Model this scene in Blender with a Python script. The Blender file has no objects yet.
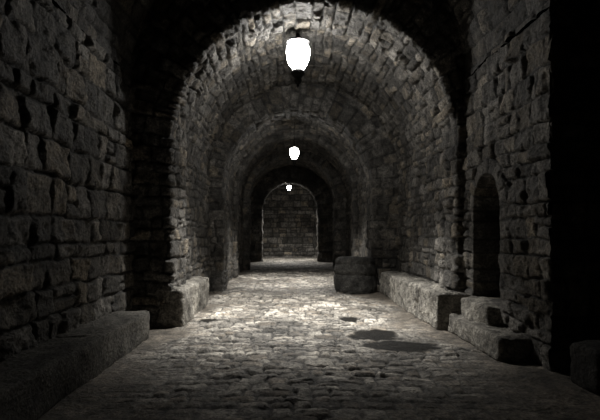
import bpy, bmesh, math
import numpy as np
from mathutils import Vector
try:
    bpy.context.scene.view_settings.view_transform='Standard'
except Exception as e: print(e)

# ------------------------------------------------------------------ noise
_T = np.random.RandomState(7).rand(256,256)
def vnoise(x,y):
    xi=np.floor(x).astype(int); yi=np.floor(y).astype(int)
    fx=x-xi; fy=y-yi
    fx=fx*fx*(3-2*fx); fy=fy*fy*(3-2*fy)
    a=_T[xi&255,yi&255]; b=_T[(xi+1)&255,yi&255]
    c=_T[xi&255,(yi+1)&255]; d=_T[(xi+1)&255,(yi+1)&255]
    return (a*(1-fx)+b*fx)*(1-fy)+(c*(1-fx)+d*fx)*fy*1.0-0.5
def fbm(x,y,o=4):
    s=0;a=1.0
    for i in range(o):
        s=s+a*vnoise(x*(2**i)+17.3*i,y*(2**i)+9.1*i); a*=0.5
    return s
def sstep(a,b,x):
    t=np.clip((x-a)/(b-a),0,1); return t*t*(3-2*t)

# ------------------------------------------------------------------ masonry layout
def layout(u,v,rh,bw,seed,warp=0.02,irr=0.42):
    warp=warp*1.5
    rng=np.random.RandomState(seed)
    uw=u+warp*2*fbm(u*2.2+seed,v*2.2,3); vw=v+warp*2*fbm(u*1.9+50+seed,v*1.9+31,3)
    v0=vw.min()-rh; n=int((vw.max()-v0)/(rh*(1-irr))+4)
    rows=v0+np.concatenate([[0],np.cumsum(rh*(1+irr*(rng.rand(n)*2-1)))])
    ri=np.clip(np.searchsorted(rows,vw.ravel())-1,0,n-1).reshape(v.shape)
    dv=np.minimum(vw-rows[ri],rows[ri+1]-vw)
    lv=(vw-rows[ri])/(rows[ri+1]-rows[ri])*2-1
    du=np.zeros_like(u); lu=np.zeros_like(u); bi=np.zeros(u.shape,int)
    u0=uw.min()-bw; m=int((uw.max()-u0)/(bw*0.5)+4)
    half=np.zeros(u.shape,int)
    for r in np.unique(ri):
        w=bw*(0.5+1.0*rng.rand(m)); c=u0-rng.rand()*bw+np.concatenate([[0],np.cumsum(w)])
        # some stones are split into two thin ones, as in rubble masonry
        spl=rng.rand(m)<.16; rows_h=rows[r+1]-rows[r]; fr=.4+.2*rng.rand(m)
        k=ri==r; x=uw[k]; vv=vw[k]-rows[r]
        b=np.clip(np.searchsorted(c,x)-1,0,m-1)
        du[k]=np.minimum(x-c[b],c[b+1]-x); lu[k]=(x-c[b])/(c[b+1]-c[b])*2-1; bi[k]=b
        if rows_h>rh*.85:
            cut=fr[b]*rows_h; s_=spl[b]
            dvk=dv[k]; dvk=np.where(s_,np.minimum(dvk,np.abs(vv-cut)),dvk); dv[k]=dvk
            half[k]=np.where(s_&(vv>cut),1,0)
    idx=(ri*7919+bi*104729+seed*31+half*53)
    return du,dv,lu,lv,idx
def hsh(idx,k):
    return _T[(idx*13+k*71)&255,((idx//7)+k*37)&255]
def stones(u,v,rh,bw,seed,relief=0.05,joint=0.012,rnd=0.05,warp=0.015,rough=0.02,off=0.03,lay=None,jt=.35,jag=.026,micro=.014):
    du,dv,lu,lv,idx=lay if lay else layout(u,v,rh,bw,seed,warp)
    jit=jag*fbm(u*8+3,v*8+seed,4)
    du=np.maximum(du+jit,0);dv=np.maximum(dv-jit*.8,0)
    d=np.clip(du,1e-4,9)*np.clip(dv,1e-4,9)/np.sqrt(du**2+dv**2+1e-8)
    d=np.minimum(d*1.15,np.minimum(du,dv))
    e=sstep(joint*0.3,joint*1.6,d)
    p=1-(1-np.clip(d/rnd,0,1))**2
    tilt=(hsh(idx,2)-.5)*lu+(hsh(idx,3)-.5)*lv
    o=hsh(idx,1)-.5
    h=relief*(0.65*e+0.35*p)+off*(o*1.2+tilt*0.7)*e+rough*e*fbm(u*5+idx%97,v*5,5)*1.2+micro*fbm(u*17,v*17,3)
    h=h+0.03*fbm(u*0.6+3,v*0.6,2)
    tone=(0.5+0.9*hsh(idx,5)**1.3)*(jt+(1-jt)*e)
    tone=tone*(1+0.6*fbm(u*1.3+seed,v*1.3,4))
    return h,tone,hsh(idx,6)*e

def mesh_grid(name,P,tone,warm,mat,mask=None,wet=None):
    n,m,_=P.shape
    i=np.arange(n*m).reshape(n,m)
    F=np.stack([i[:-1,:-1],i[1:,:-1],i[1:,1:],i[:-1,1:]],-1).reshape(-1,4)
    if mask is not None:
        F=F[mask[:-1,:-1].ravel()]
    me=bpy.data.meshes.new(name)
    me.vertices.add(n*m); me.vertices.foreach_set('co',P.astype(np.float32).ravel())
    me.loops.add(F.size); me.loops.foreach_set('vertex_index',F.astype(np.int32).ravel())
    me.polygons.add(len(F))
    me.polygons.foreach_set('loop_start',np.arange(0,F.size,4,dtype=np.int32))
    me.update(calc_edges=True); me.validate()
    me.polygons.foreach_set('use_smooth',np.ones(len(me.polygons),bool))
    a=me.color_attributes.new('tone','FLOAT_COLOR','POINT')
    c=np.ones((n*m,4),np.float32); c[:,0]=tone.ravel(); c[:,1]=warm.ravel(); c[:,2]=0 if wet is None else wet.ravel()
    a.data.foreach_set('color',c.ravel())
    me.materials.append(mat)
    ob=bpy.data.objects.new(name,me); bpy.context.scene.collection.objects.link(ob)
    return ob

# ------------------------------------------------------------------ materials
def stone_mat(name,base,warmc,bump=0.5,rough=0.78,spec=0.35,scale=1.0):
    m=bpy.data.materials.new(name); m.use_nodes=True
    nt=m.node_tree; N=nt.nodes; L=nt.links; b=N['Principled BSDF']
    at=N.new('ShaderNodeVertexColor'); at.layer_name='tone'
    sp=N.new('ShaderNodeSeparateColor'); L.new(at.outputs[0],sp.inputs[0])
    tc=N.new('ShaderNodeTexCoord')
    def noise(s,det=6,r=0.6):
        n=N.new('ShaderNodeTexNoise'); n.inputs['Scale'].default_value=s*scale
        n.inputs['Detail'].default_value=det; n.inputs['Roughness'].default_value=r
        L.new(tc.outputs['Object'],n.inputs['Vector']); return n
    n1=noise(7,8,.65); n2=noise(32,5,.75); n3=noise(1.1,3,.5)
    def math_(op,a,b_):
        x=N.new('ShaderNodeMath'); x.operation=op
        for i,q in enumerate((a,b_)):
            if isinstance(q,(int,float)): x.inputs[i].default_value=q
            else: L.new(q,x.inputs[i])
        return x.outputs[0]
    def remap(s,a,b_,c,d):
        r=N.new('ShaderNodeMapRange'); L.new(s,r.inputs[0])
        for i,q in enumerate((a,b_,c,d)): r.inputs[i+1].default_value=q
        return r.outputs[0]
    k=math_('MULTIPLY',remap(n1.outputs[0],.35,.68,.35,1.6),remap(n2.outputs[0],.35,.65,.35,1.6))
    k=math_('MULTIPLY',k,remap(n3.outputs[0],.35,.65,.6,1.25))
    k=math_('MULTIPLY',k,sp.outputs[0])
    k=math_('MULTIPLY',k,remap(sp.outputs[2],0,1,1,.08))
    mx=N.new('ShaderNodeMix'); mx.data_type='RGBA'
    mx.inputs[6].default_value=(*base,1); mx.inputs[7].default_value=(*warmc,1)
    L.new(remap(sp.outputs[1],.55,1,0,1),mx.inputs[0])
    ml=N.new('ShaderNodeVectorMath'); ml.operation='SCALE'
    L.new(mx.outputs[2],ml.inputs[0]); L.new(k,ml.inputs['Scale'])
    L.new(ml.outputs[0],b.inputs['Base Color'])
    L.new(remap(n1.outputs[0],.3,.7,rough*.8,min(1,rough*1.2)),b.inputs['Roughness'])
    L.new(remap(sp.outputs[2],0,1,spec,spec*.3),b.inputs['Specular IOR Level'])
    v=N.new('ShaderNodeTexVoronoi'); v.inputs['Scale'].default_value=22*scale; L.new(tc.outputs['Object'],v.inputs['Vector'])
    hh=math_('ADD',math_('MULTIPLY',n1.outputs[0],1.4),math_('MULTIPLY',n2.outputs[0],.9))
    hh=math_('ADD',hh,math_('MULTIPLY',v.outputs[0],.35))
    bp=N.new('ShaderNodeBump'); bp.inputs['Strength'].default_value=bump; bp.inputs['Distance'].default_value=0.05
    L.new(hh,bp.inputs['Height']); L.new(bp.outputs[0],b.inputs['Normal'])
    return m
STONE=stone_mat('rough_stone',(.115,.108,.097),(.155,.132,.10),1.0,.7,.42)
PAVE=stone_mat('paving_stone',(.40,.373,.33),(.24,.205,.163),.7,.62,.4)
BENCH=stone_mat('bench_stone',(.25,.237,.21),(.26,.23,.187),.9,.75,.35)
WELLM=stone_mat('weathered_stone',(.06,.058,.053),(.075,.067,.055),.9)

def metal():
    m=bpy.data.materials.new('wrought_iron'); m.use_nodes=True
    b=m.node_tree.nodes['Principled BSDF']; b.inputs['Base Color'].default_value=(.02,.02,.02,1)
    b.inputs['Metallic'].default_value=.8; b.inputs['Roughness'].default_value=.5
    n=m.node_tree.nodes.new('ShaderNodeTexNoise'); n.inputs['Scale'].default_value=60
    bp=m.node_tree.nodes.new('ShaderNodeBump'); bp.inputs['Strength'].default_value=.2
    m.node_tree.links.new(n.outputs[0],bp.inputs['Height']); m.node_tree.links.new(bp.outputs[0],b.inputs['Normal'])
    return m
IRON=metal()
def glow(name,s):
    m=bpy.data.materials.new(name); m.use_nodes=True
    b=m.node_tree.nodes['Principled BSDF']; b.inputs['Base Color'].default_value=(.8,.8,.8,1)
    b.inputs['Emission Color'].default_value=(1,.98,.94,1); b.inputs['Emission Strength'].default_value=s
    return m

# ------------------------------------------------------------------ profiles
def profile(s,xl,xr,sp):
    r=(xr-xl)/2; cx=(xl+xr)/2; A=math.pi*r
    X=np.empty_like(s);Z=np.empty_like(s);nx=np.empty_like(s);nz=np.empty_like(s)
    a=s<sp; b=(s>=sp)&(s<=sp+A); c=s>sp+A
    X[a]=xl;Z[a]=s[a];nx[a]=1;nz[a]=0
    t=(s[b]-sp)/r; X[b]=cx-r*np.cos(t);Z[b]=sp+r*np.sin(t);nx[b]=np.cos(t);nz[b]=-np.sin(t)
    X[c]=xr;Z[c]=sp-(s[c]-sp-A);nx[c]=-1;nz[c]=0
    return X,Z,nx,nz
def dgrid(a,b,base=.025):
    out=[a]
    while out[-1]<b: out.append(out[-1]+base*max(1,out[-1]/8))
    out[-1]=b
    return np.array(out)

def shell(d0,d1,xl,xr,sp,rh,bw,seed,suffix,res=.03,walls=True,**kw):
    r=(xr-xl)/2;A=math.pi*r
    D=dgrid(d0,d1,res)
    st=res*max(1,d0/8)
    parts=[('ceiling',sp-.0,sp+A)]
    if walls: parts=[('wall_left',-.1,sp),('wall_right',sp+A,2*sp+A+.1)]+parts
    for nm,a,b in parts:
        S=np.linspace(a,b,max(4,int((b-a)/st)))
        u,v=np.meshgrid(D,S,indexing='ij')
        h,t,w=stones(u,v,rh,bw,seed,**kw)
        X,Z,nx,nz=profile(v,xl,xr,sp)
        P=np.stack([X+nx*h,u,Z+nz*h],-1)
        mesh_grid(nm,P,t,w,STONE)

def arch(d0,dep,xl,xr,sp,outl,outr,rh,bw,seed,w=1.6,res=.03,tmul=1.0,**kw):
    r=(xr-xl)/2;A=math.pi*r;st=res*max(1,d0/8)
    S=np.linspace(-.1,2*sp+A+.1,int((2*sp+A)/st))
    Q=np.linspace(-w,dep+w,int((dep+2*w)/st))
    q,s=np.meshgrid(Q,S,indexing='ij')
    h,t,wm=stones(q,s,rh,bw,seed,**kw)
    X,Z,nx,nz=profile(s,xl,xr,sp)
    R=.05
    tf=np.maximum(-q,0); tb=np.maximum(q-dep,0); tt=tf+tb
    Y=d0+np.clip(q,0,dep)
    af=sstep(-R,R,-q); ab=sstep(-R,R,q-dep)
    dn=1-np.maximum(af,ab); dy=-af+ab
    ln=np.sqrt(dn**2+dy**2); dn/=ln; dy/=ln
    X=X-nx*tt; Z=Z-nz*tt
    X=np.clip(X,outl-.06,outr+.06)
    P=np.stack([X+nx*h*dn,Y+h*dy,Z+nz*h*dn],-1)
    mesh_grid('stone_arch',P,t*tmul,wm,STONE)

# ------------------------------------------------------------------ bay 0 (near hall)
XL,XR,SP0=-2.65,2.96,4.1
D=dgrid(-3.5,8.05,.02)
S=np.linspace(-.1,SP0,210); u,v=np.meshgrid(D,S,indexing='ij')
h,t,w=stones(u,v,.31,.43,11,relief=.055,joint=.018,rnd=.05,warp=.018,rough=.055,off=.04)
mesh_grid('wall_left',np.stack([XL+h,u,v],-1),t*1.4,w,STONE)
r0=(XR-XL)/2
S=np.linspace(0,math.pi*r0,300); u,v=np.meshgrid(dgrid(-3.5,8.05,.03),S,indexing='ij')
h,t,w=stones(u,v,.26,.38,12,relief=.05,rough=.03,off=.04)
X,Z,nx,nz=profile(v+SP0,XL,XR,SP0)
mesh_grid('ceiling',np.stack([X+nx*h,u,Z+nz*h],-1),t,w,STONE)
OPN0,OPN1=2.8,5.36
NC,NR,NSP,NB=7.12,.46,1.95,.55
def right_wall(name,ya,yb,seed,niche):
    D=dgrid(ya,yb,.017); S=np.linspace(-.1,SP0,250); u,v=np.meshgrid(D,S,indexing='ij')
    lay=layout(u,v,.25,.34,seed,.024)
    if niche:
        du,dv,lu,lv,idx=[x.copy() for x in lay]
        rr=np.sqrt((u-NC)**2+np.maximum(v-NSP,0)**2); ang=np.arctan2(v-NSP,u-NC)
        ring=(rr<NR+.24)&(v>=NSP)
        k=np.floor(ang/(math.pi/9)); fr=(ang/(math.pi/9)-k)
        du2=np.minimum(fr,1-fr)*(math.pi/9)*rr; dv2=np.minimum(np.abs(rr-NR)+.05,np.abs(NR+.24-rr))
        du[ring]=du2[ring]; dv[ring]=dv2[ring]; lu[ring]=0; lv[ring]=0; idx[ring]=(k[ring]+500).astype(int)*977
        out=(rr>=NR+.24)&(v>=NSP); dv[out]=np.minimum(dv[out],(rr-NR-.24)[out])
        lay=(du,dv,lu,lv,idx)
    h,t,w=stones(u,v,.3,.42,seed,relief=.045,joint=.012,rnd=.05,rough=.05,off=.045,lay=lay)
    dx=np.zeros_like(h)
    if niche:
        dist=np.where(v>NSP,rr-NR,np.abs(u-NC)-NR); dist=np.maximum(dist,NB-v)
        dist=dist+.012*fbm(u*6,v*6,2)
        f=sstep(.015,-.025,dist); dx=1.2*f; h=h*(1-.6*f)
        nr=np.exp(-(np.maximum(dist,0)/.12)**2)*(1-f); h=h*(1-nr)+.05*nr+.02*nr*fbm(u*6,v*6,3)
    mesh_grid(name,np.stack([XR-h+dx,u,v],-1),t*1.6,w,STONE)
right_wall('wall_right',OPN1-.02,8.05,21,True)
right_wall('wall_right',-3.5,OPN0,22,False)
def yplane(name,y,xa,xb,za,zb,seed,sgn,rh=.3,bw=.42,res=.03,tm=1.0,**kw):
    Xs=np.linspace(xa,xb,max(3,int((xb-xa)/res))); Zs=np.linspace(za,zb,int((zb-za)/res))
    u,v=np.meshgrid(Xs,Zs,indexing='ij'); h,t,w=stones(u,v,rh,bw,seed,**kw)
    return mesh_grid(name,np.stack([u,y+sgn*h,v],-1),t*tm,w,STONE)
yplane('wall_passage',OPN1+.02,XR-.05,6.5,-.1,SP0+.6,31,-1,.3,.42,.03)
yplane('wall_passage',OPN0-.02,XR-.05,6.5,-.1,SP0+.6,32,1)
def xplane(name,x,ya,yb,za,zb,seed,sgn,res=.04):
    u,v=np.meshgrid(np.linspace(ya,yb,int((yb-ya)/res)),np.linspace(za,zb,int((zb-za)/res)),indexing='ij')
    h,t,w=stones(u,v,.3,.42,seed); return mesh_grid(name,np.stack([x+sgn*h,u,v],-1),t,w,STONE)
xplane('wall_passage',6.5,OPN0-.1,OPN1+.1,-.1,SP0+.6,33,-1)
u,v=np.meshgrid(np.linspace(XR-.05,6.5,80),np.linspace(OPN0-.05,OPN1+.05,60),indexing='ij')
h,t,w=stones(u,v,.3,.42,34); mesh_grid('ceiling_passage',np.stack([u,v,SP0+.12-h],-1),t,w,STONE)
yplane('wall_back',-3.5,XL-.1,XR+.1,-.1,7.1,35,1,.34,.5,.05)

# ------------------------------------------------------------------ arches and bays
arch(8.0,1.05,-1.98,2.80,3.05,XL,XR,.22,.34,41,w=1.7,res=.022,tmul=1.5,relief=.05,off=.05,rough=.05,warp=.025)
shell(8.9,12.95,-2.14,2.93,3.05,.20,.30,42,'',.024,relief=.045,off=.04,rough=.04,warp=.025)
arch(12.8,1.0,-1.80,2.25,2.92,-2.14,2.93,.22,.34,43,w=.9,res=.022,relief=.05,off=.045,warp=.022)
shell(13.7,21.1,-2.05,2.55,3.0,.21,.34,44,'',.025,relief=.05,off=.04,warp=.022)
arch(17.3,.55,-1.93,2.36,3.0,-2.05,2.55,.26,.4,45,w=.3,res=.024,relief=.05,off=.04)
arch(21.0,.9,-1.80,2.05,3.2,-2.05,2.55,.27,.42,46,w=.75,res=.024,relief=.06,off=.05)
shell(21.8,28.1,-2.3,2.6,3.2,.27,.42,47,'',.03,relief=.05,off=.04)
arch(28.0,.7,-1.60,1.72,3.0,-2.3,2.6,.28,.42,48,w=1.3,res=.024,relief=.06,off=.05)
shell(28.6,34.1,-2.0,2.2,3.1,.27,.42,49,'',.03,relief=.05,off=.04)
yplane('wall_end',34.0,-2.1,2.3,-.1,5.4,50,-1,.32,.5,.05,1.7,relief=.09,joint=.03,rnd=.09)

# ------------------------------------------------------------------ floor
PUDS=[(1.28,7.25,.30,.36,1),(1.52,6.55,.44,.26,5),(1.05,8.6,.17,.2,9),(-1.42,8.5,.14,.15,14)]
Xs=np.linspace(-2.8,3.3,330); D=dgrid(-3.6,34.1,.016)
u,v=np.meshgrid(Xs,D,indexing='ij')
h,t,w=stones(u,v,.185,.23,61,relief=.03,joint=.015,rnd=.04,warp=.022,rough=.026,off=.016,jt=.16,jag=.018,micro=.009)
edge=np.minimum(u+2.15,2.35-u)
cob=sstep(-.1,.8,edge+.9*fbm(u*1.1,v*.8,3)+.0)
near=sstep(2.2,4.4,v+1.4*fbm(u*.9+7,v*.9,3)-1.0*np.abs(u))
cob=cob*(0.25+.75*near)
wear=sstep(-.3,.3,fbm(u*1.6+11,v*1.6,3)+.35)
amp=cob*(.5+.5*wear)
dirt=.012+.025*fbm(u*1.5,v*1.5,4)+.010*fbm(u*14,v*14,3)
wet=np.zeros_like(u)
for cx,cy,rx,ry,sd in PUDS:
    rr=np.sqrt(((u-cx)/rx)**2+((v-cy)/ry)**2)+.7*fbm(u*3.5+sd,v*3.5,4)
    wet=np.maximum(wet,sstep(1.35,1.05,rr))
amp=amp*(1-.5*wet)
H=h*amp+dirt*(1-amp)-.02
H=H*(1-wet*.7)
tone=t*amp+(.55+.35*fbm(u*2,v*2,4))*(1-amp)
tone=tone*(1+.5*fbm(u*.9+40,v*.5,3))
warm=w*amp+.95*(1-amp)
mesh_grid('floor',np.stack([u,v,H],-1),tone,warm,PAVE,wet=wet)
u,v=np.meshgrid(np.linspace(3.25,6.6,60),np.linspace(OPN0-.1,OPN1+.1,60),indexing='ij')
h,t,w=stones(u,v,.3,.4,62,relief=.02); mesh_grid('floor_passage',np.stack([u,v,h-.04],-1),t,w,PAVE)

# ------------------------------------------------------------------ rough stone blocks
def block_geo(x0,x1,y0,y1,z0,z1,r=.05,res=.04,seed=0,amp=.02):
    c=np.array([(x0+x1)/2,(y0+y1)/2,(z0+z1)/2]); hd=np.array([x1-x0,y1-y0,z1-z0])/2
    V=[];F=[];base=0
    for ax in range(3):
        a1,a2=[i for i in range(3) if i!=ax]
        n1=max(5,int(2*hd[a1]/res)); n2=max(5,int(2*hd[a2]/res))
        g1,g2=np.meshgrid(np.linspace(-hd[a1],hd[a1],n1),np.linspace(-hd[a2],hd[a2],n2),indexing='ij')
        for sg in (-1,1):
            p=np.zeros(g1.shape+(3,)); p[...,a1]=g1;p[...,a2]=g2;p[...,ax]=sg*hd[ax]
            inn=np.clip(p,-(hd-r),hd-r); d=p-inn; d/=np.linalg.norm(d,axis=-1,keepdims=True)
            p=inn+d*r
            k=p+c+seed*3.7
            nz=fbm(k[...,0]*2.3+k[...,2]*1.7,k[...,1]*2.3+k[...,2]*2.1,5)
            nz2=fbm(k[...,0]*9+k[...,2]*7,k[...,1]*9-k[...,2]*8,3)
            p=p+d*(amp*1.6*nz+amp*.7*nz2)[...,None]+c
            i=np.arange(n1*n2).reshape(n1,n2)+base
            F.append(np.stack([i[:-1,:-1],i[1:,:-1],i[1:,1:],i[:-1,1:]],-1).reshape(-1,4))
            V.append(p.reshape(-1,3)); base+=n1*n2
    return np.concatenate(V),np.concatenate(F)
def blocks(name,lst,mat,amp=.02,r=.05,res=.03,tm=1.0):
    Vs=[];Fs=[];T=[];b=0
    for k,bx in enumerate(lst):
        V,F=block_geo(*bx,seed=k+len(name),amp=amp,r=r,res=res)
        Vs.append(V);Fs.append(F+b);b+=len(V)
        T.append(np.full(len(V),.8+.4*_T[k*7%256,len(name)]))
    V=np.concatenate(Vs);F=np.concatenate(Fs);T=np.concatenate(T)*tm
    me=bpy.data.meshes.new(name); me.from_pydata(V.tolist(),[],F.tolist())
    a=me.color_attributes.new('tone','FLOAT_COLOR','POINT')
    c=np.ones((len(V),4),np.float32);c[:,0]=T*(1+.4*fbm(V[:,0]*2+V[:,2],V[:,1]*2,3));c[:,1]=.6;c[:,2]=0;a.data.foreach_set('color',c.ravel())
    bm=bmesh.new();bm.from_mesh(me);bmesh.ops.remove_doubles(bm,verts=bm.verts,dist=.0015)
    for f in bm.faces:f.smooth=True
    bmesh.ops.recalc_face_normals(bm,faces=bm.faces)
    bm.to_mesh(me);bm.free();me.materials.append(mat)
    ob=bpy.data.objects.new(name,me);bpy.context.scene.collection.objects.link(ob);return ob
def split(a,b,n,seed):
    rg=np.random.RandomState(seed);w=.7+.6*rg.rand(n);c=np.concatenate([[0],np.cumsum(w)])/w.sum();return a+(b-a)*c
L=[];c=split(-3.0,7.15,5,1)
for i in range(5): L.append((-2.68,-2.08+.01*(i%2),c[i]+.002,c[i+1]-.002,-.03,.38))
blocks('stone_bench',L,BENCH,.02,.03,tm=.5)
L=[];c=split(7.95,10.6,2,2)
for i in range(2): L.append((-2.20,-1.76,c[i],c[i+1]-.006,-.03,.6))
blocks('stone_bench',L,BENCH,.04,.05)
L=[];c=split(7.7,12.7,3,3)
for i in range(3): L.append((2.36+.02*i,2.98,c[i],c[i+1]-.005,-.03,.56+.02*(i==0)))
blocks('stone_bench',L,BENCH,.05,.05)
blocks('stone_step',[(2.52,3.04,5.75,7.60,-.03,.27),(2.72,3.10,6.60,7.62,.2,.53)],BENCH,.04,.05)
blocks('stone_block',[(2.90,3.45,4.5,5.0,-.03,.42)],WELLM,.03,.06)

# ------------------------------------------------------------------ low round stone drum
def basin(cx,cy):
    prof=[(.50,-.03),(.53,.0),(.57,.10),(.585,.25),(.58,.38),(.56,.45),(.545,.47),(.56,.50),(.585,.56),(.58,.66),(.555,.74),(.54,.76),(.555,.79),(.55,.85),(.51,.91),(.44,.935),(.38,.93),(.34,.90),(.32,.86),(.2,.85),(.0,.85)]
    pr=[]
    for a,b in zip(prof[:-1],prof[1:]):
        for k in range(3): pr.append((a[0]+(b[0]-a[0])*k/3,a[1]+(b[1]-a[1])*k/3))
    pr.append(prof[-1]); pr=np.array(pr)
    th=np.linspace(0,2*math.pi,121); R,T=np.meshgrid(pr[:,0],th,indexing='ij'); Z,_=np.meshgrid(pr[:,1],th,indexing='ij')
    n=fbm(3+np.cos(T)*1.5+5,Z*3+np.sin(T)*1.5,4); n2=fbm(np.cos(T)*5+9,Z*9+np.sin(T)*5,3)
    rr=R*(1+.09*n+.03*n2)
    for a in np.arange(0,6.2,.785):
        m=np.exp(-((np.angle(np.exp(1j*(T-a-.4*(Z>.47)))))/.035)**2)*(Z>.03)*(Z<.75); rr=rr-.02*m
    mesh_grid('stone_basin',np.stack([cx+rr*np.cos(T),cy+rr*np.sin(T),Z*1.0+.03*n],-1),1+.6*n+.3*n2,np.full_like(n,.4),WELLM)
basin(1.80,12.95)

# ------------------------------------------------------------------ lanterns
def rev(name,prof,n,mat,parent,smooth=True,rot=0):
    vs=[];fs=[]
    for r,z in prof:
        for k in range(n):
            a=2*math.pi*k/n+rot;vs.append((r*math.cos(a),r*math.sin(a),z))
    for j in range(len(prof)-1):
        for k in range(n):
            fs.append((j*n+k,j*n+(k+1)%n,(j+1)*n+(k+1)%n,(j+1)*n+k))
    me=bpy.data.meshes.new(name);me.from_pydata(vs,[],fs);me.materials.append(mat)
    for p in me.polygons:p.use_smooth=smooth
    o=bpy.data.objects.new(name,me);bpy.context.scene.collection.objects.link(o);o.parent=parent;return o
def lantern(x,y,z,sc,top,strength,watt,cone=140):
    e=bpy.data.objects.new('hanging_lantern',None);bpy.context.scene.collection.objects.link(e)
    e.location=(x,y,z);e.scale=(sc,)*3
    G=glow('lantern_glass',strength)
    gp=[(.065,-.165),(.085,-.13),(.120,-.07),(.150,0),(.165,.07),(.163,.13),(.145,.185),(.11,.225),(.06,.25)]
    rev('glass',gp,28,G,e)
    rev('cap',[(.0,.37),(.02,.36),(.035,.34),(.03,.32),(.045,.295),(.09,.28),(.15,.25),(.17,.225),(.155,.232),(.06,.25)],28,IRON,e)
    rev('base_cup',[(.078,-.145),(.10,-.165),(.10,-.195),(.065,-.235),(.045,-.265),(.06,-.285),(.045,-.315),(.015,-.345),(.02,-.365),(0,-.385)],24,IRON,e)
    for k in range(6):
        a=2*math.pi*k/6+.3
        cu=bpy.data.curves.new('bar','CURVE');cu.dimensions='3D';cu.bevel_depth=.006;cu.bevel_resolution=2
        s=cu.splines.new('POLY');s.points.add(len(gp)-1)
        for i,(r,zz) in enumerate(gp): s.points[i].co=((r+.006)*math.cos(a),(r+.006)*math.sin(a),zz,1)
        cu.materials.append(IRON);o=bpy.data.objects.new('bar_%d'%(k+1),cu);bpy.context.scene.collection.objects.link(o);o.parent=e
    hgt=(top-z)/sc; bm=bmesh.new(); zz=.35;i=0
    while zz<hgt:
        N=14;M=6;vv=[]
        for a in range(N):
            t=2*math.pi*a/N
            c=Vector((.018*math.cos(t),0,.036*math.sin(t)))
            dr=Vector((math.cos(t),0,math.sin(t)))
            for b_ in range(M):
                q=2*math.pi*b_/M
                p=c+dr*.006*math.cos(q)+Vector((0,1,0))*.006*math.sin(q)
                if i%2:p=Vector((p.y,p.x,p.z))
                vv.append(bm.verts.new(p+Vector((0,0,zz+.03))))
        for a in range(N):
            for b_ in range(M):
                bm.faces.new((vv[a*M+b_],vv[((a+1)%N)*M+b_],vv[((a+1)%N)*M+(b_+1)%M],vv[a*M+(b_+1)%M]))
        zz+=.056;i+=1
    me=bpy.data.meshes.new('chain');bm.to_mesh(me);bm.free();me.materials.append(IRON)
    o=bpy.data.objects.new('chain',me);bpy.context.scene.collection.objects.link(o);o.parent=e
    l=bpy.data.lights.new('downlight','SPOT');l.energy=watt;l.spot_size=math.radians(cone);l.spot_blend=1;l.shadow_soft_size=.05;l.color=(1,.97,.915)
    lo=bpy.data.objects.new('downlight',l);bpy.context.scene.collection.objects.link(lo);lo.parent=e;lo.location=(0,0,-.5)
lantern(.17,9.2,4.88,1.4,5.5,75,2100,106)
lantern(.17,15.8,4.17,.95,5.2,42,1300,112)
lantern(.0,29.6,4.42,.8,5.1,50,1000)

# ------------------------------------------------------------------ world, camera
w=bpy.data.worlds.new('World');bpy.context.scene.world=w;w.use_nodes=True
w.node_tree.nodes['Background'].inputs[0].default_value=(0,0,0,1)
cam=bpy.data.cameras.new('camera');co=bpy.data.objects.new('camera',cam);bpy.context.scene.collection.objects.link(co)
co.location=(0,0,1.5);co.rotation_euler=(math.pi/2,0,0);cam.lens=28.8;cam.sensor_width=36
cam.shift_x=11/600;cam.shift_y=26/600
bpy.context.scene.camera=co
